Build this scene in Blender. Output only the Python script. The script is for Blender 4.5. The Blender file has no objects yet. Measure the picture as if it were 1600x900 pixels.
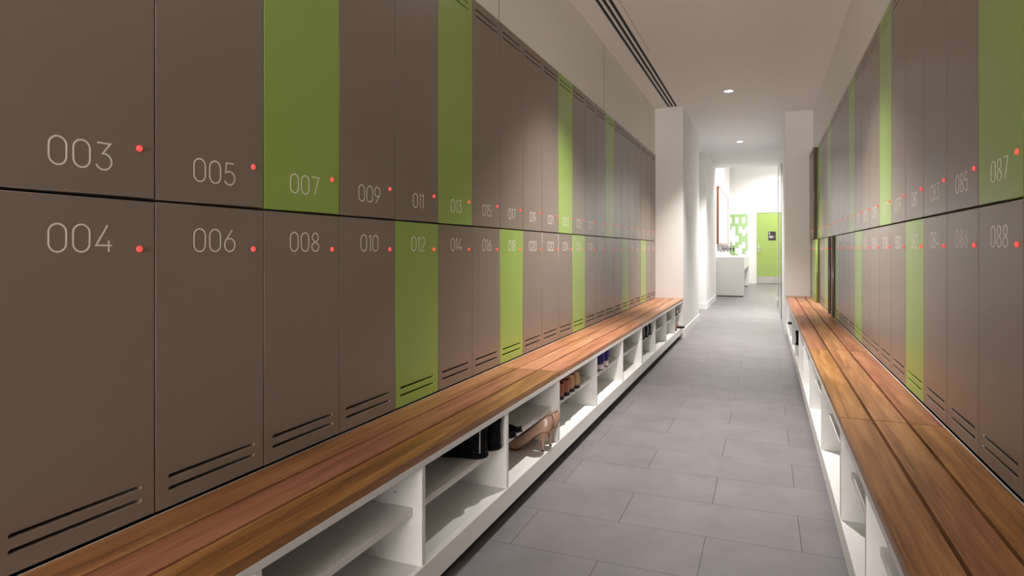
import bpy, bmesh, math, random
from mathutils import Vector, Matrix

random.seed(7)
sc = bpy.context.scene
C = sc.collection

# ------------------------------------------------------------------ camera, world, exposure
F_PX, VPX, VPY = 980.0, 1196.0, 390.5          # focal length and corridor vanishing point, in 1600x900 pixels
EYE = 0.98
cam_d = bpy.data.cameras.new('camera')
cam_d.sensor_width = 36.0
cam_d.lens = F_PX / 1600.0 * 36.0
cam_d.shift_y = -(450.0 - VPY) / 1600.0
cam_d.clip_start = 0.02
cam = bpy.data.objects.new('camera', cam_d)
C.objects.link(cam)
cam.location = (0, 0, EYE)
cam.rotation_euler = (math.pi / 2, 0, math.atan((VPX - 800.0) / F_PX))
sc.camera = cam

world = bpy.data.worlds.new('world')
sc.world = world
world.use_nodes = True
world.node_tree.nodes['Background'].inputs[0].default_value = (0.5, 0.5, 0.5, 1)
world.node_tree.nodes['Background'].inputs[1].default_value = 0.05
sc.view_settings.view_transform = 'Standard'
sc.view_settings.look = 'None'
sc.view_settings.gamma = 1.0
sc.view_settings.use_curve_mapping = False
sc.view_settings.exposure = 0.12

WARM = (1.0, 0.945, 0.90)
DOWNLIGHT_W = 350.0        # corridor downlights
FAR_W = 380.0             # washroom downlights
TUBE_E = 2.6              # mirror tubes
FILL_W = 215.0            # unseen soft fill added behind the camera, tilted up to lift the ambient
ld_ = bpy.data.lights.new('fill_light', 'AREA')
ld_.shape = 'RECTANGLE'
ld_.size, ld_.size_y = 1.5, 2.3
ld_.energy = FILL_W
ld_.color = (1.0, 0.95, 0.90)
lo_ = bpy.data.objects.new('fill_light', ld_)
C.objects.link(lo_)
lo_.location = (-0.33, -4.1, 1.3)
lo_.rotation_euler = (math.radians(130), 0, 0)

# ------------------------------------------------------------------ layout constants (metres)
XL, XR = -1.159, 0.505          # locker faces
XLB, XRB = -0.853, 0.219        # bench fronts
CEIL = 2.583
LW = 0.30                       # locker width
YL0, NL = 0.617, 22             # left lockers: first edge, columns
YR0, NR = 1.633, 21             # right lockers
YLE, YRE = YL0 + NL * LW, YR0 + NR * LW
BASE_Z, SPLIT_Z, TOP_Z = 0.440, 1.081, 2.055
RDZ = 0.010                     # the right bank stands a touch higher


# ------------------------------------------------------------------ materials
def new_mat(name):
    m = bpy.data.materials.new(name)
    m.use_nodes = True
    nt = m.node_tree
    return m, nt, nt.nodes['Principled BSDF']


def srgb(r, g, b):
    f = lambda c: (c / 255 / 12.92) if c / 255 <= 0.04045 else ((c / 255 + 0.055) / 1.055) ** 2.4
    return (f(r), f(g), f(b), 1)


def plain(name, col, rough=0.5, metal=0.0, noise=0.04, scale=40.0, bump=0.0, spec=0.5):
    m, nt, b = new_mat(name)
    tc = nt.nodes.new('ShaderNodeTexCoord')
    n = nt.nodes.new('ShaderNodeTexNoise')
    n.inputs['Scale'].default_value = scale
    n.inputs['Detail'].default_value = 4
    nt.links.new(tc.outputs['Object'], n.inputs['Vector'])
    r = nt.nodes.new('ShaderNodeMapRange')
    r.inputs['To Min'].default_value = 1 - noise
    r.inputs['To Max'].default_value = 1 + noise
    nt.links.new(n.outputs['Fac'], r.inputs['Value'])
    mx = nt.nodes.new('ShaderNodeMix')
    mx.data_type = 'RGBA'
    mx.blend_type = 'MULTIPLY'
    mx.inputs['Factor'].default_value = 1
    mx.inputs['A'].default_value = col
    nt.links.new(r.outputs['Result'], mx.inputs['B'])
    nt.links.new(mx.outputs['Result'], b.inputs['Base Color'])
    b.inputs['Roughness'].default_value = rough
    b.inputs['Metallic'].default_value = metal
    b.inputs['Specular IOR Level'].default_value = spec
    if bump:
        bp = nt.nodes.new('ShaderNodeBump')
        bp.inputs['Strength'].default_value = bump
        bp.inputs['Distance'].default_value = 0.002
        nt.links.new(n.outputs['Fac'], bp.inputs['Height'])
        nt.links.new(bp.outputs['Normal'], b.inputs['Normal'])
    return m


def emis(name, col, strength, base=(0.8, 0.8, 0.8, 1)):
    m, nt, b = new_mat(name)
    b.inputs['Base Color'].default_value = base
    b.inputs['Emission Color'].default_value = col
    b.inputs['Emission Strength'].default_value = strength
    return m


def wood(name, c1, c2, c3, seed=0.0):
    m, nt, b = new_mat(name)
    tc = nt.nodes.new('ShaderNodeTexCoord')
    mp = nt.nodes.new('ShaderNodeMapping')
    mp.inputs['Location'].default_value = (seed * 3.1, seed * 7.7, seed)
    mp.inputs['Scale'].default_value = (30, 1.6, 30)
    nt.links.new(tc.outputs['Object'], mp.inputs['Vector'])
    n1 = nt.nodes.new('ShaderNodeTexNoise')
    n1.inputs['Scale'].default_value = 1.0
    n1.inputs['Detail'].default_value = 6
    n1.inputs['Distortion'].default_value = 0.6
    nt.links.new(mp.outputs['Vector'], n1.inputs['Vector'])
    mp2 = nt.nodes.new('ShaderNodeMapping')
    mp2.inputs['Location'].default_value = (seed, seed * 2.2, seed)
    mp2.inputs['Scale'].default_value = (260, 7, 260)
    nt.links.new(tc.outputs['Object'], mp2.inputs['Vector'])
    n2 = nt.nodes.new('ShaderNodeTexNoise')
    n2.inputs['Scale'].default_value = 1.0
    n2.inputs['Detail'].default_value = 3
    nt.links.new(mp2.outputs['Vector'], n2.inputs['Vector'])
    add = nt.nodes.new('ShaderNodeMath')
    add.operation = 'MULTIPLY_ADD'
    nt.links.new(n2.outputs['Fac'], add.inputs[0])
    add.inputs[1].default_value = 0.55
    nt.links.new(n1.outputs['Fac'], add.inputs[2])
    cr = nt.nodes.new('ShaderNodeValToRGB')
    cr.color_ramp.elements[0].position = 0.52
    cr.color_ramp.elements[0].color = c1
    cr.color_ramp.elements[1].position = 1.05 - 0.05
    cr.color_ramp.elements[1].color = c3
    e = cr.color_ramp.elements.new(0.77)
    e.color = c2
    nt.links.new(add.outputs['Value'], cr.inputs['Fac'])
    nt.links.new(cr.outputs['Color'], b.inputs['Base Color'])
    b.inputs['Roughness'].default_value = 0.38
    bp = nt.nodes.new('ShaderNodeBump')
    bp.inputs['Strength'].default_value = 0.08
    bp.inputs['Distance'].default_value = 0.001
    nt.links.new(n2.outputs['Fac'], bp.inputs['Height'])
    nt.links.new(bp.outputs['Normal'], b.inputs['Normal'])
    return m


def floor_mat():
    """600 x 300 mm grey porcelain in half bond, rows running across the corridor."""
    m, nt, b = new_mat('grey_floor_tile')
    N, L = nt.nodes, nt.links
    tc = N.new('ShaderNodeTexCoord')
    mp = N.new('ShaderNodeMapping')
    # rows: y = 0.135 + 0.3 k ; joints at x = -0.49 + 0.6 n on even rows
    mp.inputs['Location'].default_value = (0.49 + 0.6 * 4, -0.135 + 0.3 * 6, 0)
    L.new(tc.outputs['Object'], mp.inputs['Vector'])
    br = N.new('ShaderNodeTexBrick')
    br.offset = 0.5
    br.offset_frequency = 2
    br.inputs['Scale'].default_value = 1.0
    br.inputs['Brick Width'].default_value = 0.6
    br.inputs['Row Height'].default_value = 0.3
    br.inputs['Mortar Size'].default_value = 0.0016
    br.inputs['Mortar Smooth'].default_value = 0.2
    br.inputs['Bias'].default_value = 0.0
    br.inputs['Color1'].default_value = (0.192, 0.178, 0.188, 1)
    br.inputs['Color2'].default_value = (0.210, 0.195, 0.205, 1)
    br.inputs['Mortar'].default_value = (0.07, 0.066, 0.066, 1)
    L.new(mp.outputs['Vector'], br.inputs['Vector'])
    n = N.new('ShaderNodeTexNoise')
    n.inputs['Scale'].default_value = 5.0
    n.inputs['Detail'].default_value = 8
    n.inputs['Roughness'].default_value = 0.65
    L.new(tc.outputs['Object'], n.inputs['Vector'])
    r = N.new('ShaderNodeMapRange')
    r.inputs['From Min'].default_value = 0.3
    r.inputs['From Max'].default_value = 0.7
    r.inputs['To Min'].default_value = 0.86
    r.inputs['To Max'].default_value = 1.12
    L.new(n.outputs['Fac'], r.inputs['Value'])
    mx = N.new('ShaderNodeMix')
    mx.data_type = 'RGBA'
    mx.blend_type = 'MULTIPLY'
    mx.inputs['Factor'].default_value = 1
    L.new(br.outputs['Color'], mx.inputs['A'])
    L.new(r.outputs['Result'], mx.inputs['B'])
    L.new(mx.outputs['Result'], b.inputs['Base Color'])
    b.inputs['Roughness'].default_value = 0.42
    bp = N.new('ShaderNodeBump')
    bp.inputs['Strength'].default_value = 0.35
    bp.inputs['Distance'].default_value = 0.002
    bp.invert = True
    L.new(br.outputs['Fac'], bp.inputs['Height'])
    L.new(bp.outputs['Normal'], b.inputs['Normal'])
    return m


M = {}
M['paint'] = plain('white_paint', (0.86, 0.85, 0.835, 1), 0.6, noise=0.012, scale=3)
M['ceiling'] = plain('ceiling_paint', (0.87, 0.85, 0.835, 1), 0.7, noise=0.01, scale=3)
M['laminate'] = plain('white_laminate', (0.81, 0.805, 0.785, 1), 0.35, noise=0.01, scale=20)
M['taupe'] = plain('taupe_lacquer', srgb(134, 120, 110), 0.30, noise=0.05, scale=700, bump=0.05, spec=0.6)
M['green'] = plain('green_lacquer', srgb(150, 178, 86), 0.30, noise=0.04, scale=700, bump=0.05, spec=0.6)
M['carcass'] = plain('dark_carcass', srgb(92, 78, 70), 0.6)
M['digit'] = plain('pale_grey_vinyl', srgb(238, 232, 228), 0.5, noise=0.0)
M['led'] = emis('red_lock_light', (1.0, 0.06, 0.05, 1), 1.4, base=(0.6, 0.02, 0.02, 1))
M['floor'] = floor_mat()
M['black'] = plain('matt_black', (0.012, 0.012, 0.012, 1), 0.7)
M['shadow_gap'] = plain('black_plinth', (0.02, 0.02, 0.02, 1), 0.6)
M['chrome'] = plain('brushed_chrome', (0.30, 0.30, 0.31, 1), 0.3, metal=1.0, noise=0.02)
M['steel'] = plain('brushed_steel', (0.42, 0.41, 0.39, 1), 0.35, metal=1.0, noise=0.05, scale=60)
M['dark_metal'] = plain('dark_tap_metal', (0.09, 0.09, 0.095, 1), 0.3, metal=0.8)
M['mirror'] = plain('mirror_glass', (0.80, 0.82, 0.80, 1), 0.02, metal=1.0, noise=0.0)
M['door_green'] = plain('lime_door_paint', srgb(152, 178, 92), 0.4, noise=0.01)
M['tile_green'] = plain('green_glazed_tile', srgb(152, 188, 126), 0.2, noise=0.03, scale=6)
M['tile_white'] = plain('white_glazed_tile', (0.84, 0.85, 0.83, 1), 0.2, noise=0.01)
M['grout'] = plain('pale_grout', (0.6, 0.62, 0.58, 1), 0.8)
M['frame_wood'] = plain('mirror_frame_wood', srgb(150, 96, 62), 0.45, noise=0.1, scale=30)
M['tube'] = emis('mirror_tube_glow', (1.0, 0.97, 0.92, 1), TUBE_E)
M['lens'] = emis('downlight_lens_glow', (1.0, 0.95, 0.88, 1), 14.0)
M['ring'] = plain('white_trim_ring', (0.82, 0.81, 0.8, 1), 0.4, noise=0)
M['sign_black'] = plain('black_sign_plate', (0.012, 0.012, 0.013, 1), 0.4)
M['sign_white'] = plain('white_sign_print', (0.75, 0.75, 0.75, 1), 0.5, noise=0)
WOODS = [wood('spotted_gum_%d' % i, srgb(*a), srgb(*b), srgb(*c), i * 1.7) for i, (a, b, c) in enumerate([
    ((116, 76, 46), (162, 112, 70), (190, 140, 94)),
    ((122, 74, 50), (162, 106, 74), (186, 132, 98)),
    ((114, 76, 38), (162, 112, 62), (192, 144, 88)),
    ((142, 92, 62), (182, 124, 86), (206, 150, 112)),
    ((148, 98, 68), (190, 134, 98), (214, 162, 124)),
    ((140, 88, 60), (180, 120, 86), (204, 148, 112))])]
M['boot'] = plain('black_suede', (0.004, 0.004, 0.005, 1), 0.8, noise=0.2, scale=300, spec=0.12)
M['shiny'] = plain('black_patent', (0.006, 0.006, 0.008, 1), 0.3, spec=0.3)
M['zip'] = plain('silver_zip', (0.45, 0.44, 0.42, 1), 0.35, metal=0.9)
M['nude'] = plain('nude_patent_leather', srgb(190, 152, 132), 0.25, noise=0.03)
M['tan_sole'] = plain('tan_leather_sole', srgb(170, 130, 84), 0.5)
M['heel_tip'] = plain('dark_heel_tip', srgb(58, 38, 30), 0.5)
M['brown'] = plain('russet_leather', srgb(168, 92, 62), 0.35, noise=0.1, scale=60)
M['tan'] = plain('tan_suede', srgb(196, 154, 116), 0.7, noise=0.08, scale=120)
M['black_sole'] = plain('black_rubber_sole', (0.006, 0.006, 0.006, 1), 0.8, spec=0.15)
M['lining'] = plain('dark_shoe_lining', srgb(62, 50, 36), 0.8)
M['dark_sole'] = plain('dark_rubber_sole', srgb(40, 32, 28), 0.7)
M['purple'] = plain('indigo_mesh', srgb(52, 42, 122), 0.7, noise=0.15, scale=200)
M['violet'] = plain('violet_trim', srgb(92, 80, 176), 0.6, noise=0.05)
M['navy'] = plain('navy_lining', srgb(22, 18, 44), 0.8)
M['white_rubber'] = plain('white_rubber_sole', srgb(222, 206, 214), 0.5, noise=0.03)
M['orange_tan'] = plain('orange_tan_leather', srgb(176, 108, 62), 0.5)


# ------------------------------------------------------------------ helpers
def link(name, me, parent=None, mat=None):
    o = bpy.data.objects.new(name, me)
    C.objects.link(o)
    if mat is not None:
        me.materials.clear()
        me.materials.append(mat)
    if parent is not None:
        o.parent = parent
    return o


def thing(name, label, cat, loc=(0, 0, 0), rz=0.0, group=None):
    o = bpy.data.objects.new(name, None)
    o.empty_display_size = 0.05
    C.objects.link(o)
    o.location = loc
    o.rotation_euler = (0, 0, rz)
    o['label'] = label
    o['category'] = cat
    if group:
        o['group'] = group
    return o


def add_box(bm, x0, x1, y0, y1, z0, z1, bevel=0.0, seg=1):
    r = bmesh.ops.create_cube(bm, size=1.0)
    vs = r['verts']
    for v in vs:
        v.co = Vector(((x0 + x1) / 2 + v.co.x * (x1 - x0), (y0 + y1) / 2 + v.co.y * (y1 - y0), (z0 + z1) / 2 + v.co.z * (z1 - z0)))
    if bevel:
        es = list({e for v in vs for e in v.link_edges})
        bmesh.ops.bevel(bm, geom=es, offset=bevel, segments=seg, affect='EDGES', profile=0.5)


def add_cyl(bm, p0, p1, r0, r1=None, seg=16):
    r1 = r0 if r1 is None else r1
    p0, p1 = Vector(p0), Vector(p1)
    d = p1 - p0
    q = d.to_track_quat('Z', 'Y').to_matrix().to_4x4()
    bmesh.ops.create_cone(bm, cap_ends=True, segments=seg, radius1=r0, radius2=r1, depth=d.length,
                          matrix=Matrix.Translation((p0 + p1) / 2) @ q)


def add_lathe(bm, prof, seg=32, mat4=None):
    rings = []
    for r, z in prof:
        rings.append([bm.verts.new((r * math.cos(2 * math.pi * k / seg), r * math.sin(2 * math.pi * k / seg), z)) for k in range(seg)])
    for a, b in zip(rings, rings[1:]):
        for k in range(seg):
            bm.faces.new((a[k], a[(k + 1) % seg], b[(k + 1) % seg], b[k]))
    return rings


def mesh(name, bm, smooth=False):
    bmesh.ops.recalc_face_normals(bm, faces=bm.faces[:])
    me = bpy.data.meshes.new(name)
    bm.to_mesh(me)
    bm.free()
    if smooth:
        for p in me.polygons:
            p.use_smooth = True
    return me


def box_obj(name, parent, mat, *b, bevel=0.0, seg=1):
    bm = bmesh.new()
    add_box(bm, *b, bevel=bevel, seg=seg)
    return link(name, mesh(name, bm), parent, mat)


def boxes_obj(name, parent, mat, bl, bevel=0.0):
    bm = bmesh.new()
    for b in bl:
        add_box(bm, *b, bevel=bevel)
    return link(name, mesh(name, bm), parent, mat)


def struct(name, mat, bl, bevel=0.0):
    o = boxes_obj(name, None, mat, bl, bevel)
    o['kind'] = 'structure'
    return o


# ------------------------------------------------------------------ room shell
YB, YF = -5.0, 19.55           # behind the camera / far wall face
XF = 1.60                      # washroom's right wall
fl = box_obj('floor', None, M['floor'], -3.2, XF + 0.1, YB, YF + 0.1, -0.1, 0.0)
fl['kind'] = 'structure'
DX0, DX1, DY0 = -1.022, -0.906, -1.6      # slot in the ceiling for the air diffuser
struct('ceiling', M['ceiling'], [
    (-1.80, DX0, YB, YLE, CEIL, CEIL + 0.1),
    (DX1, 1.2, YB, YLE, CEIL, CEIL + 0.1),
    (DX0, DX1, YB, DY0, CEIL, CEIL + 0.1),
    (-3.2, 1.2, YLE, 12.9, CEIL, CEIL + 0.1)])
struct('ceiling_washroom', M['ceiling'], [(-1.1, XF + 0.1, 12.9, YF + 0.1, 3.45, 3.55)])
struct('wall_soffit', M['paint'], [(-3.2, XF + 0.1, 12.8, 12.9, CEIL + 0.1, 3.55)])
struct('wall_left', M['paint'], [(-1.80, XL - 0.004, YB, YLE, TOP_Z + 0.004, CEIL), (-1.80, -1.68, YB, YLE, 0, TOP_Z + 0.004)])
struct('trim_1', M['taupe'], [(-1.68, XL, YB, YL0 - 0.002, 0.0, TOP_Z)])
struct('wall_right', M['paint'], [(XR + 0.004, 1.2, YB, YRE, TOP_Z + RDZ + 0.004, CEIL), (1.03, 1.2, YB, YRE, 0, TOP_Z + RDZ + 0.004)])
struct('trim_2', M['taupe'], [(XR, 1.03, YB, YR0 - 0.002, 0.0, TOP_Z + RDZ)])
struct('wall_back', M['paint'], [(-1.8, 1.2, YB - 0.1, YB, 0, CEIL)])
struct('wall_left_pier', M['paint'], [(-1.80, -0.855, YLE + 0.002, 9.03, 0, CEIL)])
struct('baseboard_left', M['paint'], [(-0.855, -0.845, YLE + 0.002, 9.03, 0, 0.09), (-3.2, -0.906, 10.762, 10.77, 0, 0.1), (-0.906, -0.898, 10.77, 12.87, 0, 0.1)])
struct('wall_left_far', M['paint'], [(-3.2, -0.906, 10.77, 12.87, 0, CEIL)])
struct('wall_passage', M['paint'], [(-3.3, -3.2, 7.0, 12.0, 0, CEIL), (-3.2, -1.8, 7.0, 7.1, 0, CEIL)])
struct('wall_right_pier', M['paint'], [(0.213, 1.2, YRE + 0.002, 13.0, 0, CEIL)])
struct('baseboard_right', M['paint'], [(0.203, 0.213, 11.75, 13.0, 0, 0.09)])
struct('wall_washroom_left', M['paint'], [(-1.1, -0.965, 12.87, YF, 0, 3.45)])
struct('wall_washroom_right', M['paint'], [(XF, XF + 0.1, 12.9, YF, 0, 3.45)])
struct('wall_washroom_near', M['paint'], [(1.2, XF, 12.9, 13.0, 0, 3.45)])
struct('wall_far', M['paint'], [(-1.1, -0.245, YF, YF + 0.1, 0, 3.45), (0.665, XF + 0.1, YF, YF + 0.1, 0, 3.45), (-0.245, 0.665, YF, YF + 0.1, 2.075, 3.45)])

# panel joint in the left bulkhead
struct('trim_3', M['black'], [(XL - 0.0045, XL - 0.0032, y, y + 0.003, TOP_Z + 0.004, CEIL) for y in (2.71, 4.788)])
# hairline ceiling joint beside the air slots
struct('trim_4', M['black'], [(-0.872, -0.870, -1.2, 5.05, CEIL - 0.0008, CEIL), (-0.872, -0.852, 5.05, 5.052, CEIL - 0.0008, CEIL)])

# ------------------------------------------------------------------ lockers
NUM_S = 0.050      # cap height


def arc(cx, cy, rx, ry, a0, a1, n=14):
    return [(cx + rx * math.cos(math.radians(a0 + (a1 - a0) * i / n)), cy + ry * math.sin(math.radians(a0 + (a1 - a0) * i / n))) for i in range(n + 1)]


def glyph(d):
    """strokes of one digit, cap height 1, pen centre lines; returns (strokes, advance width)"""
    W = 0.60
    h = W / 2
    if d == '0':
        return [arc(h, 1 - h, h, h, 0, 180) + arc(h, h, h, h, 180, 360) + [(W, 1 - h)]], W
    if d == '1':
        return [[(0.0, 0.86), (0.17, 1.0), (0.17, 0.0)]], 0.17
    if d == '2':
        return [arc(h, 1 - h, h, h, 170, -35) + [(0.02, 0.0), (W, 0.0)]], W
    if d == '3':
        return [[(0.02, 1.0), (0.54, 1.0), (0.24, 0.60)] + arc(0.28, 0.305, 0.31, 0.305, 88, -158, 20)], W
    if d == '4':
        return [[(0.44, 1.0), (0.0, 0.24), (0.62, 0.24)], [(0.49, 0.42), (0.49, 0.272)], [(0.49, 0.208), (0.49, 0.0)]], 0.62
    if d == '5':
        return [[(0.54, 1.0), (0.10, 1.0), (0.06, 0.56)] + arc(0.28, 0.31, 0.31, 0.31, 118, -155, 20)], W
    if d == '6':
        return [[(0.44, 1.0), (0.075, 0.515)] + arc(h, 0.30, 0.30, 0.30, 158, 482, 26)], W
    if d == '7':
        return [[(0.0, 1.0), (0.58, 1.0), (0.20, 0.0)]], 0.56
    if d == '8':
        return [arc(h, 0.767, 0.24, 0.233, -90, 270, 24), arc(h, 0.236, 0.29, 0.236, 90, 450, 26)], W
    if d == '9':
        return [[(0.16, 0.0), (0.525, 0.485)] + arc(h, 0.70, 0.30, 0.30, -22, 302, 26)], W


def number_mesh(txt):
    bm = bmesh.new()
    gs = [glyph(ch) for ch in txt]
    gap = 0.24
    total = sum(g[1] for g in gs) + gap * (len(gs) - 1)
    x = -total / 2
    hw = 0.030
    for strokes, adv in gs:
        for st in strokes:
            pts = [Vector((p[0] + x, p[1])) for p in st]
            L_, R_ = [], []
            for i, p in enumerate(pts):
                a = (pts[i] - pts[i - 1]).normalized() if i > 0 else None
                b = (pts[i + 1] - pts[i]).normalized() if i < len(pts) - 1 else None
                a = a or b
                b = b or a
                t = (a + b)
                t = t.normalized() if t.length > 1e-6 else a
                nrm = Vector((-t.y, t.x))
                k = hw / max(0.45, nrm.dot(Vector((-b.y, b.x))))
                L_.append(p + nrm * k)
                R_.append(p - nrm * k)
            f = lambda p, y: bm.verts.new((p.x * NUM_S, y, p.y * NUM_S))
            rows = [(f(l, -0.0003), f(r, -0.0003), f(l, 0.0), f(r, 0.0)) for l, r in zip(L_, R_)]
            for q, w in zip(rows, rows[1:]):
                bm.faces.new((q[0], q[1], w[1], w[0]))
                bm.faces.new((q[0], w[0], w[2], q[2]))
                bm.faces.new((q[1], q[3], w[3], w[1]))
        x += adv + gap
    return mesh('number_' + txt, bm)


def door_mesh(name, w, h, slots, t=0.018):
    """slab with stadium vent slots cut right through; local x width, z height, y 0..t (front at 0)"""
    cu = bpy.data.curves.new(name, 'CURVE')
    cu.dimensions = '2D'
    cu.fill_mode = 'BOTH'
    cu.extrude = t / 2 - 0.0012
    cu.bevel_depth = 0.0012
    cu.bevel_resolution = 1
    cu.offset = -0.0012

    def poly(pts):
        s = cu.splines.new('POLY')
        s.points.add(len(pts) - 1)
        for q, p in zip(s.points, pts):
            q.co = (p[0], p[1], 0, 1)
        s.use_cyclic_u = True
    poly([(0, 0), (w, 0), (w, h), (0, h)])
    for (x0, x1, zc, r) in slots:
        poly(arc(x1 - r, zc, r, r, 90, -90, 6) + arc(x0 + r, zc, r, r, 270, 90, 6))
    o = bpy.data.objects.new(name, cu)
    C.objects.link(o)
    dg = bpy.context.evaluated_depsgraph_get()
    me = bpy.data.meshes.new_from_object(o.evaluated_get(dg))
    me.name = name
    bpy.data.objects.remove(o)
    bpy.data.curves.remove(cu)
    me.transform(Matrix.Translation((0, t / 2, 0)) @ Matrix.Rotation(math.pi / 2, 4, 'X'))
    return me


GAP = 0.003
DW = LW - GAP
HL_, HU_ = SPLIT_Z - 0.003 - (BASE_Z + 0.002), TOP_Z - (SPLIT_Z + 0.003)
SL = [(0.030, 0.268, 0.0375, 0.0035), (0.030, 0.268, 0.0635, 0.0035)]
SU = [(0.030, 0.268, HU_ - 0.0375, 0.0035), (0.030, 0.268, HU_ - 0.0635, 0.0035)]
DOOR = {}
for cname in ('taupe', 'green'):
    for row, h, sl in (('lower', HL_, SL), ('upper', HU_, SU)):
        me = door_mesh('door_%s_%s' % (row, cname), DW, h, sl)
        me.materials.clear()
        me.materials.append(M[cname])
        DOOR[(row, cname)] = me


def carcass_mesh(name, h):
    bm = bmesh.new()
    d0, d1, t = 0.020, 0.50, 0.012
    add_box(bm, 0.001, t, d0, d1, 0, h)
    add_box(bm, LW - t, LW - 0.001, d0, d1, 0, h)
    add_box(bm, t, LW - t, d0, d1, 0, t)
    add_box(bm, t, LW - t, d0, d1, h - t, h)
    add_box(bm, t, LW - t, d1 - t, d1, t, h - t)
    me = mesh(name, bm)
    me.materials.append(M['carcass'])
    return me


CARC = {'lower': carcass_mesh('locker_body_lower', SPLIT_Z - BASE_Z - 0.002), 'upper': carcass_mesh('locker_body_upper', TOP_Z - SPLIT_Z - 0.001)}


def led_mesh():
    bm = bmesh.new()
    add_lathe(bm, [(0.0062, 0.0), (0.0060, 0.0018), (0.0048, 0.0034), (0.0026, 0.0043), (0.0002, 0.0046)], 16)
    bm.transform(Matrix.Rotation(math.pi / 2, 4, 'X'))
    me = mesh('indicator_light', bm, True)
    me.materials.append(M['led'])
    return me


LED = led_mesh()


def locker(num, row, cname, origin, rz, label, group, ajar=0.0):
    z0 = (BASE_Z if row == 'lower' else SPLIT_Z + 0.001)
    t = thing('locker', label, 'locker', (origin[0], origin[1], origin[2] + z0), rz, group)
    link('body', CARC[row], t)
    d = link('door', DOOR[(row, cname)], t)
    d.location = (GAP / 2, 0.0, 0.002)
    if ajar:
        d.rotation_euler = (0, 0, -math.radians(ajar))
    nm = number_mesh('%03d' % num)
    nm.materials.append(M['digit'])
    n = link('number', nm, d)
    i = link('indicator_light', LED, d)
    i.location = (LW - 0.035 - GAP / 2, 0.0, 0)
    if row == 'upper':      # heights measured from the split line
        n.location = (0.150, 0.0, 0.0515 - 0.004)
        i.location.z = 0.1025 - 0.004
    else:
        n.location = (0.150, 0.0, 0.9765 - BASE_Z - 0.002)
        i.location.z = 0.982 - BASE_Z - 0.002
    return t


def lname(c, num):
    return '%s locker %03d' % (c, num)


LU_G = {2, 5, 10, 14}
LL_G = {4, 7, 11, 16, 19}
RU_G = {0, 5, 9, 14, 17, 18}
RL_G = {3, 8, 12, 15, 18, 19}
AJAR_U = {}
PROUD = {'upper': {19: .038, 20: .038}, 'lower': {18: .03, 19: .03, 20: .03}}    # the last lockers stand forward of the bank
AJAR_L = {13: 4.0, 14: 4.2}

ORD = 'first second third fourth fifth sixth seventh eighth ninth tenth eleventh'.split()
for side in ('left', 'right'):
    n = NL if side == 'left' else NR
    for k in range(n):
        for row in ('upper', 'lower'):
            G = {('left', 'upper'): LU_G, ('left', 'lower'): LL_G, ('right', 'upper'): RU_G, ('right', 'lower'): RL_G}[(side, row)]
            cn = 'green' if k in G else 'taupe'
            if side == 'left':
                num = 3 + 2 * k + (0 if row == 'upper' else 1)
                org, rz, aj = (XL, YL0 + k * LW, 0.0), math.pi / 2, 0.0
                step = 2
            else:
                num = 87 - 2 * k + (0 if row == 'upper' else 1)
                org, rz = (XR - PROUD[row].get(k, 0.0), YR0 + (k + 1) * LW, RDZ), -math.pi / 2
                aj = (AJAR_U if row == 'upper' else AJAR_L).get(k, 0.0)
                step = -2
            state = ', ajar,' if aj else ','
            wall = 'starting at 003' if side == 'left' else 'with 088'
            if k < (n + 1) // 2:
                where = '%s from the near end' % ORD[k]
            else:
                where = '%s from the white pier' % ORD[n - 1 - k]
            lab = '%s %s-row locker number %03d%s %s on wall %s' % (cn, row, num, state, where, wall)
            locker(num, row, cn, org, rz, lab, '%s-row lockers along the %s' % (row, 'long wall' if side == 'left' else 'opposite wall'), aj)

# ------------------------------------------------------------------ benches and shoe racks

def bench(label, xb, xf, y0, y1, z, group, pick):
    """three boards side by side; xb at the lockers, xf at the corridor"""
    s = 1 if xf > xb else -1
    t = thing('bench_top', label, 'bench', ((xb + xf) / 2, (y0 + y1) / 2, z - 0.024), 0, group)
    depth = abs(xf - xb) - 0.006
    w = (depth - 2 * 0.009) / 3
    for i in range(3):
        a = xb + s * (0.006 + i * (w + 0.009))
        b = a + s * w
        x0, x1 = min(a, b) - t.location.x, max(a, b) - t.location.x
        hy = (y1 - y0) / 2 - 0.004
        bm = bmesh.new()
        add_box(bm, x0, x1, -hy, hy, 0.0, 0.024, bevel=0.0015, seg=2)
        o = link('slat', mesh('slat', bm), t, WOODS[pick[i]])
    xa, xc = sorted((xb + s * 0.0015 - t.location.x, xb + s * 0.0050 - t.location.x))
    box_obj('back_strip', t, M['laminate'], xa, xc, -(y1 - y0) / 2 + .001, (y1 - y0) / 2 - .001, 0.0, 0.0225)
    return t


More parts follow.
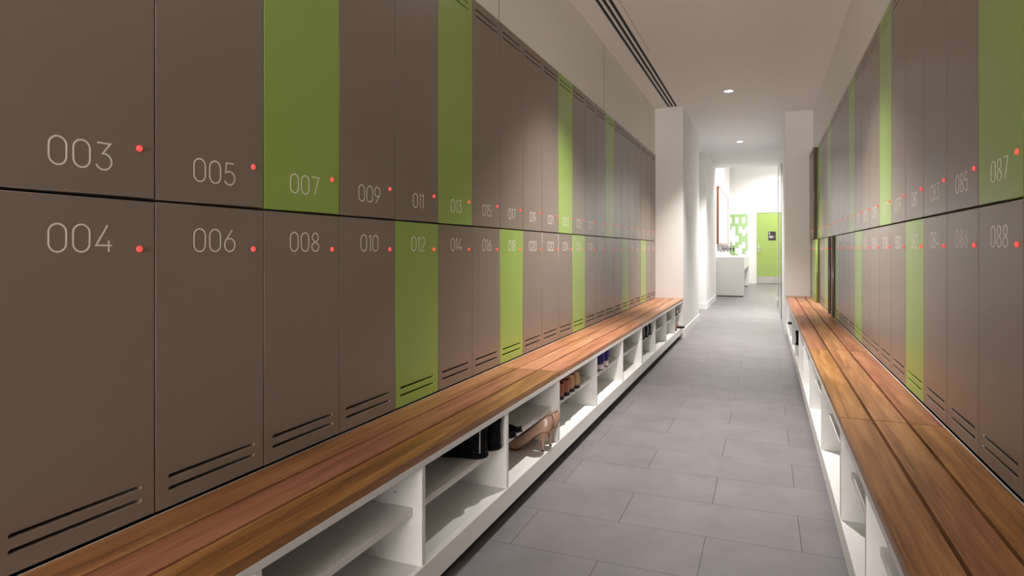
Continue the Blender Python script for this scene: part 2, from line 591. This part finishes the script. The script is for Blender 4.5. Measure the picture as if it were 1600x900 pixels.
def rack(label, xb, xf, ys, ztop, group, shelf_z=0.268, skip_shelf=()):
    """white open shoe rack under the bench; ys are divider lines"""
    s = 1 if xf > xb else -1
    y0, y1 = ys[0], ys[-1]
    t = thing('shoe_rack', label, 'shoe rack', ((xb + xf) / 2, (y0 + y1) / 2, 0), 0, group)
    ox, oy = t.location.x, t.location.y

    def bx(xa, xc, ya, yc, za, zc):
        return (min(xa, xc) - ox, max(xa, xc) - ox, ya - oy, yc - oy, za, zc)
    tk = 0.018
    bk = xb + s * 0.004
    lam = M['laminate']
    box_obj('top_panel', t, lam, *bx(bk, xf, y0, y1, ztop - tk, ztop), bevel=0.0008)
    box_obj('back_panel', t, lam, *bx(bk, bk + s * 0.008, y0, y1, 0.058, ztop - tk))
    box_obj('bottom_panel', t, lam, *bx(bk + s * 0.008, xf - s * 0.018, y0, y1, 0.111, 0.128), bevel=0.0008)
    box_obj('fascia', t, lam, *bx(xf - s * 0.018, xf, y0, y1, 0.058, 0.128), bevel=0.0008)
    box_obj('plinth', t, M['shadow_gap'], *bx(bk + s * 0.008, xf - s * 0.045, y0, y1, 0.0, 0.111))
    for i, y in enumerate(ys):
        a, b = (y, y + tk) if i == 0 else ((y - tk, y) if i == len(ys) - 1 else (y - tk / 2, y + tk / 2))
        d = box_obj('divider', t, lam, *bx(bk + s * 0.008, xf - s * 0.002, a, b, 0.128, ztop - tk), bevel=0.0008)
        if 0 < i:
            bm = bmesh.new()
            add_cyl(bm, (xf - s * 0.085 - ox, a - 0.0006 - oy, 0.318), (xf - s * 0.085 - ox, a + 0.002 - oy, 0.318), 0.0021, seg=10)
            link('pin_hole', mesh('pin_hole', bm), d, M['black'])
    for i in range(len(ys) - 1):
        if i in skip_shelf:
            continue
        a = ys[i] + (tk if i == 0 else tk / 2)
        b = ys[i + 1] - (tk if i == len(ys) - 2 else tk / 2)
        box_obj('shelf', t, lam, *bx(bk + s * 0.008, xf - s * 0.030, a + 0.001, b - 0.001, shelf_z - 0.004, shelf_z + 0.016), bevel=0.0008)
    return t


ZB = BASE_Z - 0.002
LJ = [0.29, 2.67, 4.71, YLE - 0.002]
Lr = [[0.29, 0.885, 1.48, 2.075, 2.67], [2.67, 3.355, 4.035, 4.71], [4.71, 5.33, 5.95, 6.56, YLE - 0.002]]
Lw = ['over the black boots', 'over the purple sneakers', 'that ends at the white pier']
Lk = ['holding black boots and nude high heels', 'holding tan shoes and purple sneakers', 'ending at the pier']
for i in range(3):
    bench('three-board timber bench top under low-numbered lockers, section ' + Lw[i], XL, XLB, LJ[i], LJ[i + 1], ZB, 'timber bench sections along the long wall', ((0, 1, 2), (3, 4, 5), (5, 3, 4))[i])
    rack('white open shoe rack under the low-numbered lockers, unit ' + Lk[i], XL, XLB, Lr[i], ZB - 0.024, 'white shoe racks under the long bench')
RJ = [0.62, 2.24, 3.73, 5.56, YRE - 0.002]
Rr = [[0.62, 1.16, 1.70, 2.24], [2.24, 2.985, 3.73], [3.73, 4.34, 4.95, 5.56], [5.56, 6.18, 6.80, 7.42, YRE - 0.002]]
Rw = ['with swirl-free near boards', 'with pale swirled grain', 'duller, beyond the swirled one', 'that ends at the white pier']
Rk = ['below locker 088', 'under pale swirled boards', 'holding a dark boot on its shelf', 'that ends at the white pier']
for i in range(4):
    bench('three-board timber bench top under high-numbered lockers, section ' + Rw[i], XR, XRB, RJ[i], RJ[i + 1], ZB + RDZ, 'timber bench sections along the opposite wall', ((2, 0, 0), (1, 0, 2), (1, 0, 1), (4, 3, 5))[i])
    rack('white open shoe rack under the high-numbered lockers, unit ' + Rk[i], XR, XRB, Rr[i], ZB + RDZ - 0.024, 'white shoe racks under the opposite bench')


# ------------------------------------------------------------------ shoes
def interp(tab, t):
    for (a, va), (b, vb) in zip(tab, tab[1:]):
        if t <= b:
            k = (t - a) / (b - a) if b > a else 0
            k = k * k * (3 - 2 * k)
            return va + (vb - va) * k
    return tab[-1][1]


PLAN = [(0, .26), (.02, .56), (.05, .74), (.10, .84), (.17, .87), (.35, .78), (.52, .84), (.70, 1.0), (.84, .90), (.94, .58), (1.0, .16)]
POINTED = [(0, .46), (.02, .70), (.07, .88), (.16, .90), (.35, .76), (.52, .84), (.68, 1.0), (.82, .78), (.93, .42), (1.0, .10)]
TS = [0, .02, .05, .10, .17, .25, .34, .43, .52, .60, .68, .76, .84, .90, .95, .985, 1.0]


def shoe_upper(L, W, rim, gap, base, plan, bulge=0.0):
    """outer shell lofted heel (x=0) to toe (x=L); rim = top height, gap = half width of the opening (0: closed over the foot)"""
    bm = bmesh.new()
    rows = []
    for t in TS:
        w = W / 2 * interp(plan, t)
        zb, h = interp(base, t), interp(rim, t)
        g = min(interp(gap, t), 0.96) * w
        H = h - zb
        half = [(0.0, zb), (0.55 * w, zb), (0.92 * w, zb + 0.05 * H), (w, zb + 0.28 * H), (0.97 * w if g > .5 * w else 0.93 * w, zb + 0.58 * H),
                (max(g, 0.68 * w) if g > 0 else 0.66 * w, zb + 0.86 * H), (g if g > 0 else 0.0, h)]
        k = bulge * max(0.0, 1 - t / 0.12)
        bx_ = lambda z: t * L - k * math.sin(math.pi * min(1.0, max(0.0, (z - zb) / max(H, 1e-4) * 0.92 + 0.02)))
        ring = [(bx_(z), -y, z) for y, z in reversed(half)] + [(bx_(z), y, z) for y, z in half[1:]]
        rows.append([bm.verts.new(p) for p in ring])
    for a, b in zip(rows, rows[1:]):
        for k in range(len(a) - 1):
            bm.faces.new((a[k], a[k + 1], b[k + 1], b[k]))
    bm.faces.new(rows[0])
    bm.faces.new(list(reversed(rows[-1])))
    bmesh.ops.remove_doubles(bm, verts=bm.verts[:], dist=0.0002)
    return mesh('upper', bm, True)


def shoe_sole(L, W, base, th, plan, grow=1.04, t0=0.0, t1=1.0):
    bm = bmesh.new()
    rows = []
    for i in range(17):
        t = t0 + (t1 - t0) * (i / 16)
        tt = TS[i] * (t1 - t0) + t0
        w = W / 2 * interp(plan, tt) * grow
        zb = interp(base, tt)
        k = interp(th, tt)
        x = tt * L + (-0.003 if i == 0 else (0.003 if i == 16 else 0))
        rows.append([bm.verts.new(p) for p in ((x, -w, zb), (x, w, zb), (x, w * 1.01, zb - k), (x, -w * 1.01, zb - k))])
    for a, b in zip(rows, rows[1:]):
        for k in range(4):
            bm.faces.new((a[k], a[(k + 1) % 4], b[(k + 1) % 4], b[k]))
    bm.faces.new(rows[0])
    bm.faces.new(rows[-1])
    return mesh('sole', bm)


def mods(o, sub=1, solid=0.0):
    if solid:
        m = o.modifiers.new('thickness', 'SOLIDIFY')
        m.thickness = solid
        m.offset = -1
    if sub:
        m = o.modifiers.new('smooth', 'SUBSURF')
        m.levels = sub
        m.render_levels = sub


def heel_loft(secs):
    """secs: (x_centre, z, half_x, half_y) from top to bottom"""
    bm = bmesh.new()
    rows = []
    for cx, z, hx, hy in secs:
        rows.append([bm.verts.new((cx + hx * math.cos(a), hy * math.sin(a), z)) for a in [2 * math.pi * k / 14 for k in range(14)]])
    for a, b in zip(rows, rows[1:]):
        for k in range(14):
            bm.faces.new((a[k], a[(k + 1) % 14], b[(k + 1) % 14], b[k]))
    bm.faces.new(rows[0])
    bm.faces.new(rows[-1])
    return mesh('heel', bm, True)


def place(t, x, y, z, ang, tilt=0.0):
    t.location = (x, y, z)
    t.rotation_euler = (0, tilt, math.radians(ang))


def pump(label, group):
    t = thing('high_heel_shoe', label, 'shoe', group=group)
    L, W = 0.205, 0.074
    base = [(0, .088), (.14, .085), (.32, .062), (.50, .027), (.63, .008), (.72, .004), (1, .006)]
    rim = [(0, .152), (.05, .152), (.16, .132), (.34, .102), (.52, .074), (.66, .056), (.78, .048), (.88, .036), (1, .014)]
    gap = [(0, .80), (.08, .82), (.30, .88), (.55, .86), (.66, .70), (.74, .40), (.80, .0), (1, 0)]
    u = link('upper', shoe_upper(L, W, rim, gap, base, POINTED, 0.014), t, M['nude'])
    mods(u, 2, 0.0022)
    s = link('sole', shoe_sole(L, W, base, [(0, .003), (1, .0035)], POINTED, 0.86), t, M['tan_sole'])
    h = link('heel', heel_loft([(.034, .096, .032, .027), (.033, .084, .027, .023), (.031, .068, .017, .015), (.030, .045, .0090, .0085), (.030, .007, .0058, .0058)]), t, M['nude'])
    link('heel_tip', heel_loft([(.030, .007, .0060, .0060), (.030, .0, .0056, .0056)]), t, M['heel_tip'])
    return t


def flat(label, group, mat, hgt=0.072, L=0.235, W=0.082, lining='lining'):
    t = thing('flat_shoe', label, 'shoe', group=group)
    base = [(0, .014), (.25, .013), (.5, .007), (1, .008)]
    rim = [(0, hgt), (.06, hgt + .002), (.22, hgt - .014), (.45, hgt - .022), (.62, hgt - .020), (.78, hgt - .026), (.9, hgt - .036), (1, .026)]
    gap = [(0, .72), (.08, .80), (.3, .86), (.52, .78), (.60, .55), (.66, 0), (1, 0)]
    u = link('upper', shoe_upper(L, W, rim, gap, base, PLAN, 0.006), t, mat)
    mods(u, 2, 0.0025)
    link('sole', shoe_sole(L, W, base, [(0, .004), (.4, .004), (1, .006)], PLAN, 0.97), t, M['dark_sole'])
    link('heel', shoe_sole(L, W, [(0, .0105), (1, .0105)], [(0, .0105), (1, .0105)], PLAN, 0.90, 0.0, 0.26), t, M['dark_sole'])
    ins = shoe_sole(L * 0.9, W * .84, [(0, .018), (.4, .016), (1, .012)], [(0, .002), (1, .002)], PLAN, 1.0)
    i = link('insole', ins, t, M[lining])
    i.location.x = L * .03
    return t


def sneaker(label, group):
    t = thing('sneaker', label, 'shoe', group=group)
    L, W, hgt = 0.250, 0.108, 0.104
    base = [(0, .026), (.3, .022), (.7, .016), (1, .020)]
    rim = [(0, hgt - .004), (.05, hgt + .002), (.18, hgt - .018), (.32, hgt - .014), (.40, hgt - .016), (.6, .075), (.8, .058), (.92, .048), (1, .032)]
    gap = [(0, .62), (.10, .72), (.26, .78), (.34, .60), (.40, .34), (.52, .28), (.58, 0), (1, 0)]
    u = link('upper', shoe_upper(L, W, rim, gap, base, PLAN), t, M['purple'])
    mods(u, 2, 0.004)
    s = link('sole', shoe_sole(L, W, [(0, .034), (.3, .026), (.7, .019), (1, .024)], [(0, .029), (.3, .022), (.7, .015), (1, .018)], PLAN, 1.09), t, M['white_rubber'])
    mods(s, 0)
    o = link('outsole', shoe_sole(L, W, [(0, .005), (1, .006)], [(0, .005), (1, .006)], PLAN, 1.05), t, M['dark_sole'])
    bm = bmesh.new()
    add_box(bm, -0.004, 0.003, -0.010, 0.010, hgt - 0.03, hgt + 0.004, bevel=0.002)
    link('heel_tab', mesh('heel_tab', bm), t, M['navy'])
    bm = bmesh.new()
    add_lathe(bm, [(.015, -.003), (.019, 0), (.015, .003), (.012, 0), (.015, -.003)], 20)
    bm.transform(Matrix.Translation((-.0045, .010, .076)) @ Matrix.Rotation(math.radians(90), 4, 'Y') @ Matrix.Scale(1.5, 4, (1, 0, 0)))
    link('heel_loop', mesh('heel_loop', bm, True), t, M['violet'])
    for k in range(4):
        x = L * (.40 + .05 * k)
        bm = bmesh.new()
        add_cyl(bm, (x, -.020, .100 - .009 * k), (x + .006, .020, .099 - .009 * k), .003, seg=8)
        link('lace', mesh('lace', bm), t, M['navy'])
    return t


def boot(label, group, zipped):
    """ankle boot: foot loft plus shaft loft; the shaft leans over the heel"""
    t = thing('ankle_boot', label, 'boot', group=group)
    L, W = 0.25, 0.088
    base = [(0, .010), (1, .010)]
    rim = [(0, .070), (.3, .078), (.45, .082), (.6, .068), (.8, .052), (.92, .044), (1, .028)]
    gap = [(0, 0), (1, 0)]
    u = link('upper', shoe_upper(L, W, rim, gap, base, PLAN), t, M['boot'])
    mods(u, 2)
    # shaft
    bm = bmesh.new()
    rows = []
    N = 20
    for z, cx, hx, hy in [(.030, .058, .058, .036), (.060, .056, .057, .038), (.082, .054, .056, .039), (.094, .052, .056, .040), (.104, .051, .057, .041)]:
        rows.append([bm.verts.new((cx + hx * math.cos(2 * math.pi * k / N), hy * math.sin(2 * math.pi * k / N), z + (0.003 * math.cos(2 * math.pi * k / N) if z > .1 else 0))) for k in range(N)])
    for a, b in zip(rows, rows[1:]):
        for k in range(N):
            bm.faces.new((a[k], a[(k + 1) % N], b[(k + 1) % N], b[k]))
    s = link('shaft', mesh('shaft', bm, True), t, M['boot'])
    mods(s, 1, 0.003)
    link('sole', shoe_sole(L, W, [(0, .012), (1, .012)], [(0, .012), (1, .012)], PLAN, 0.97), t, M['black_sole'])
    if zipped:
        bm = bmesh.new()
        add_box(bm, 0.012, 0.016, .0300, .0335, .020, .103)
        link('zip', mesh('zip', bm), t, M['zip'])
        bm = bmesh.new()
        add_lathe(bm, [(.0075, -.0012), (.0090, 0), (.0075, .0012), (.006, 0), (.0075, -.0012)], 18)
        bm.transform(Matrix.Translation((.078, .0420, .086)) @ Matrix.Rotation(math.pi / 2, 4, 'X'))
        link('ring', mesh('ring', bm, True), t, M['zip'])
    return t


SH = 0.2845          # shelf top
BT = 0.1285          # rack bottom panel top
g = 'black ankle boots in the shoe rack'
place(boot('black ankle boot with silver zip and ring, heel outward, farther from the cubby divider', g, True), -0.870, 1.925, SH, 188)
place(boot('black ankle boot, heel outward, squeezed against the cubby divider', g, False), -0.862, 2.018, SH, 181)
g = 'nude high heels in the shoe rack'
place(pump('nude patent high heel, heel outward, farther from the cubby divider', g), -0.842, 2.51, BT, 186)
place(pump('nude patent high heel, heel outward, beside the cubby divider', g), -0.836, 2.59, BT, 184)
g = 'black flats above the nude heels'
place(flat('black flat shoe with toe poking outward, close to the boots divider', g, M['boot'], .050, .23, .076, 'navy'), -1.085, 2.127, SH, 8)
place(flat('black flat shoe with toe poking outward, on the shelf above the nude heels', g, M['boot'], .050, .23, .076, 'navy'), -1.092, 2.212, SH, 5)
g = 'brown and tan flats on one shelf'
place(flat('russet leather flat shoe beside the divider, heel outward', g, M['brown'], .075), -0.874, 2.795, SH, 180)
place(flat('russet leather flat shoe next to the tan suede shoes, heel outward', g, M['brown'], .075), -0.872, 2.883, SH, 181)
place(flat('tan suede flat shoe touching a russet shoe, heel outward', g, M['tan'], .084), -0.874, 2.971, SH, 180)
place(flat('tan suede flat shoe at the outer end of the brown shoe row', g, M['tan'], .084), -0.872, 3.057, SH, 181)
g = 'purple sneakers on the shelf'
place(sneaker('purple sneaker with white sole, heel outward, nearer the brown shoes', g), -0.878, 3.590, SH, 184)
place(sneaker('purple sneaker with white sole, heel outward, toward the empty end of its cubby', g), -0.878, 3.706, SH, 182)
g = 'shiny black shoes on the shelf'
place(flat('shiny black shoe lying on the shelf, next to the cubby divider', g, M['shiny'], .098, .25, .135, 'navy'), -0.874, 4.90, SH, 184)
place(flat('shiny black shoe with bright highlight, middle of three on its shelf', g, M['shiny'], .108, .25, .135, 'navy'), -0.870, 5.045, SH, 180)
place(flat('shiny black shoe at the outer end of three on its shelf', g, M['shiny'], .102, .25, .135, 'navy'), -0.872, 5.20, SH, 178)
g = 'shoes in the cubby beside the pier'
place(flat('pale flat shoe on the upper shelf beside the white pier', g, M['white_rubber'], .06), -0.868, 6.85, SH, 180)
place(flat('black flat shoe on the upper shelf beside the white pier', g, M['shiny'], .085), -0.868, 6.745, SH, 180)
place(flat('black flat shoe with toe over the rack edge beside the white pier', g, M['shiny'], .062), -1.045, 6.98, BT, 8)
place(flat('orange tan flat shoe on the rack floor beside the white pier', g, M['orange_tan'], .075), -0.868, 6.78, BT, 180)
t = boot('dark ankle boot on the shelf of the opposite rack', None, False)
place(t, 0.207, 5.045, SH, 0)
t = flat('dark flat shoe poking out of the opposite rack beside the white pier', None, M['shiny'], .06)
place(t, 0.430, 6.40, SH, 180)


# ------------------------------------------------------------------ ceiling fittings
def downlight(x, y, z, label, watts, col, group, spot=86):
    t = thing('downlight', label, 'ceiling light', (x, y, z), 0, group)
    bm = bmesh.new()
    add_lathe(bm, [(.054, 0.0), (.054, -.004), (.050, -.006), (.044, -.005), (.040, -.0015), (.040, 0.0)], 40)
    link('trim_ring', mesh('trim_ring', bm, True), t, M['ring'])
    bm = bmesh.new()
    add_lathe(bm, [(.040, -.0030), (.030, -.0042), (.015, -.005), (.0003, -.0052)], 40)
    link('lens', mesh('lens', bm, True), t, M['lens'])
    ld = bpy.data.lights.new('downlight_lamp', 'SPOT')
    ld.energy = watts
    ld.color = col
    ld.spot_size = math.radians(spot)
    ld.spot_blend = 1.0
    ld.shadow_soft_size = 0.022
    lo = bpy.data.objects.new('lamp', ld)
    C.objects.link(lo)
    lo.parent = t
    lo.location = (0, 0, -0.045)
    return t


g = 'recessed corridor downlights'
downlight(-0.345, 6.68, CEIL, 'round recessed downlight level with the end of the black air slots', DOWNLIGHT_W, WARM, g)
downlight(-0.350, 9.87, CEIL, 'round recessed downlight over the passage beyond the white piers', DOWNLIGHT_W * 1.2, (1.0, .96, .92), g, 120)
downlight(-0.345, 3.48, CEIL, 'round recessed downlight above the shelf of purple sneakers', DOWNLIGHT_W, WARM, g, 98)
g = 'recessed washroom downlights'
for x, y, w in ((0.45, 18.6, 'close to the green door'), (0.2, 16.2, 'facing the middle of the vanity'), (0.2, 13.9, 'above the near end of the vanity')):
    downlight(x, y, 3.45, 'round recessed downlight in the washroom ceiling ' + w, FAR_W * 0.62, (1.0, .97, .93), g, 158)

t = thing('slot_diffuser', 'long white ceiling air grille with three black slots, ending at the pier', 'air vent', ((DX0 + DX1) / 2, YLE / 2, CEIL))
hx = (DX1 - DX0) / 2
sx = [-0.0395, 0.0, 0.0395]
hs = 0.0115
bars = [(-hx, sx[0] - hs), (sx[0] + hs, sx[1] - hs), (sx[1] + hs, sx[2] - hs), (sx[2] + hs, hx)]
ya, yb = DY0 - YLE / 2, YLE / 2 - 0.004
boxes_obj('frame', t, M['ring'], [(a, b, ya, yb, 0.0, 0.010) for a, b in bars])
for s_ in sx:
    bm = bmesh.new()
    add_box(bm, s_ - hs, s_ + hs, ya, yb, 0.008, 0.047)
    link('slot', mesh('slot', bm), t, M['black'])
box_obj('housing', t, M['black'], -hx, hx, ya, yb, 0.048, 0.09)

# ------------------------------------------------------------------ washroom: vanity, mirror, taps, tiles, door
VX0, VX1, VY0, VY1, VZ = -0.963, -0.411, 13.93, 18.0, 0.83
t = thing('vanity', 'long white washbasin vanity with solid end panel on the washroom wall', 'vanity', ((VX0 + VX1) / 2, (VY0 + VY1) / 2, 0))
ox, oy = t.location.x, t.location.y
lam = M['laminate']
box_obj('countertop', t, lam, VX0 - ox, VX1 - ox, VY0 - oy, VY1 - oy, VZ - 0.03, VZ, bevel=0.002)
e = box_obj('end_panel', t, lam, VX0 - ox, VX1 - ox, VY0 - oy, VY0 + 0.06 - oy, 0.02, VZ - 0.03, bevel=0.002)
box_obj('end_panel', t, lam, VX0 - ox, VX1 - ox, VY1 - 0.06 - oy, VY1 - oy, 0.02, VZ - 0.03, bevel=0.002)
box_obj('apron', t, lam, VX1 - 0.03 - ox, VX1 - ox, VY0 + 0.06 - oy, VY1 - 0.06 - oy, 0.56, VZ - 0.03)
boxes_obj('foot', t, M['shadow_gap'], [(VX0 + .02 - ox, VX1 - .02 - ox, VY0 + .01 - oy, VY0 + .05 - oy, 0, 0.02), (VX0 + .02 - ox, VX1 - .02 - ox, VY1 - .05 - oy, VY1 - .01 - oy, 0, 0.02)])

MY0, MY1, MZ0, MZ1 = 14.0, 17.6, 1.11, 2.34
t = thing('lit_mirror', 'wood-framed wall mirror with bright vertical light strips above the vanity', 'mirror', (-0.965, (MY0 + MY1) / 2, (MZ0 + MZ1) / 2))
hy, hz = (MY1 - MY0) / 2, (MZ1 - MZ0) / 2
boxes_obj('frame', t, M['frame_wood'], [(0, .05, -hy, -hy + .03, -hz, hz), (0, .05, hy - .03, hy, -hz, hz), (0, .05, -hy + .03, hy - .03, -hz, -hz + .02), (0, .05, -hy + .03, hy - .03, hz - .02, hz)])
box_obj('mirror_pane', t, M['mirror'], 0.0, 0.018, -hy + .03, hy - .03, -hz + .02, hz - .02)
nt_ = 5
for k in range(nt_):
    y = -hy + .36 + (2 * hy - .72) * k / (nt_ - 1)
    bm = bmesh.new()
    add_box(bm, .020, .046, y - .12, y + .12, -hz + .03, hz - .03, bevel=.010, seg=3)
    link('light_strip', mesh('light_strip', bm), t, M['tube'])

for k, y in enumerate((14.75, 16.3)):
    t = thing('wall_tap', ['dark wall-mounted tap with long spout at the near end of the vanity', 'dark wall-mounted tap farther along the vanity, beneath the mirror'][k], 'tap', (-0.965, y, 1.005), 0, 'taps over the vanity')
    bm = bmesh.new()
    add_box(bm, 0, .012, -.09, .09, -.045, .045, bevel=.004)
    link('back_plate', mesh('back_plate', bm), t, M['chrome'])
    bm = bmesh.new()
    add_cyl(bm, (.012, 0, 0), (.27, 0, 0), .013, seg=14)
    link('spout', mesh('spout', bm, True), t, M['dark_metal'])
    bm = bmesh.new()
    add_cyl(bm, (.24, 0, -.062), (.24, 0, .05), .013, seg=14)
    link('outlet', mesh('outlet', bm, True), t, M['dark_metal'])
    bm = bmesh.new()
    add_cyl(bm, (.012, .06, 0), (.06, .06, 0), .018, seg=14)
    add_box(bm, .045, .058, .054, .066, 0, .06, bevel=.002)
    link('lever', mesh('lever', bm), t, M['chrome'])
for k, y in enumerate((14.3, 15.5, 17.0)):
    t = thing('soap_dispenser', ['chrome wall soap dispenser at the near end of the vanity', 'chrome wall soap dispenser between the two dark taps', 'chrome wall soap dispenser at the far end of the vanity'][k], 'soap dispenser', (-0.965, y, 0.95), 0, 'soap dispensers over the vanity')
    box_obj('tank', t, M['chrome'], 0, .10, -.05, .05, 0, .14, bevel=.012, seg=3)
    bm = bmesh.new()
    add_cyl(bm, (.07, 0, -.025), (.07, 0, .0), .012, seg=12)
    link('nozzle', mesh('nozzle', bm), t, M['dark_metal'])

# tiled panel on the far wall: 100 x 200 mm tiles in half-stepped columns
PX0, PX1, PZ0, PZ1 = -0.965, -0.478, 0.0, 2.03
t = struct('wall_tile_panel', M['grout'], [(PX0, PX1, YF - 0.006, YF, PZ0, PZ1)])
# white tiles: (column from the open edge, index from the top); every other column starts half a tile down
white = {(0, 2), (0, 6), (1, .5), (1, 2.5), (1, 4.5), (2, 2), (2, 5), (2, 6), (3, .5), (3, 3.5), (3, 5.5), (4, 2), (4, 3), (4, 4), (5, .5), (5, 2.5), (5, 3.5)}
bg, bw = bmesh.new(), bmesh.new()
TW, TH = 0.0945, 0.181
edges_ = [PX1, PX1 - 0.062] + [PX1 - 0.062 - TW * k for k in range(1, 5)] + [PX0]
for c in range(6):
    k = 0.0 if c % 2 == 0 else -0.5
    while PZ1 - k * TH > 0.02:
        za, zb = min(PZ1, PZ1 - k * TH), max(PZ0, PZ1 - (k + 1) * TH)
        dst = bw if (c, k) in white or (k > 6.2 and (c + int(k)) % 3) else bg
        if za - zb > 0.01:
            add_box(dst, edges_[c + 1] + .0012, edges_[c] - .0012, YF - .011, YF - .006, zb + .0012, za - .0012)
        k += 1
a = link('wall_tile_green', mesh('wall_tile_green', bg), None, M['tile_green'])
a['kind'] = 'structure'
a = link('wall_tile_white', mesh('wall_tile_white', bw), None, M['tile_white'])
a['kind'] = 'structure'

# far door
d = box_obj('door_1', None, M['door_green'], -0.235, 0.655, YF + 0.004, YF + 0.048, 0.008, 2.055, bevel=.002)
d['kind'] = 'structure'
boxes_obj('door_frame', d, M['paint'], [(-0.275, -0.238, YF - .012, YF + .06, 0, 2.095), (0.658, 0.695, YF - .012, YF + .06, 0, 2.095), (-0.238, 0.658, YF - .012, YF + .06, 2.058, 2.095)])
box_obj('kick_plate', d, M['steel'], -0.225, 0.645, YF + .001, YF + .004, 0.012, 0.215)
bm = bmesh.new()
add_box(bm, -.205, -.160, YF - .004, YF + .004, .93, 1.13, bevel=.002)
h = link('door_handle', mesh('door_handle', bm), d, M['steel'])
bm = bmesh.new()
add_cyl(bm, (-.182, YF - .004, 1.02), (-.182, YF - .055, 1.02), .010, seg=12)
add_cyl(bm, (-.190, YF - .050, 1.02), (-.065, YF - .050, 1.02), .010, seg=12)
link('lever', mesh('lever', bm), h, M['steel'])
s = box_obj('door_sign', d, M['sign_black'], .075, .275, YF - .002, YF + .004, 1.257, 1.510)
bm = bmesh.new()      # small standing figure
add_cyl(bm, (.110, YF - .0035, 1.488), (.110, YF - .0020, 1.488), .009, seg=14)
add_box(bm, .100, .120, YF - .0035, YF - .002, 1.440, 1.475)
add_box(bm, .096, .124, YF - .0035, YF - .002, 1.425, 1.445)
link('pictogram', mesh('pictogram', bm), s, M['sign_white'])
bm = bmesh.new()      # three short printed lines, too small to read in the photograph
for z, ws in ((1.375, (.030, .045)), (1.350, (.055, .035, .030)), (1.325, (.040, .050))):
    x = .100
    for w in ws:
        add_box(bm, x, x + w, YF - .0035, YF - .002, z, z + .014)
        x += w + .010
link('print_lines', mesh('print_lines', bm), s, M['sign_white'])

# tall mirror on the right-hand wall of the passage
t = thing('wall_mirror', 'tall frameless mirror with dark edges on the passage wall, reflecting the green door', 'mirror', (0.213, 10.57, 1.09))
box_obj('pane', t, M['mirror'], -.008, 0, -1.07, 1.07, -1.07, 1.09)
boxes_obj('edge_trim', t, M['dark_metal'], [(-.012, 0, -1.085, -1.07, -1.07, 1.09), (-.012, 0, 1.07, 1.085, -1.07, 1.09)])
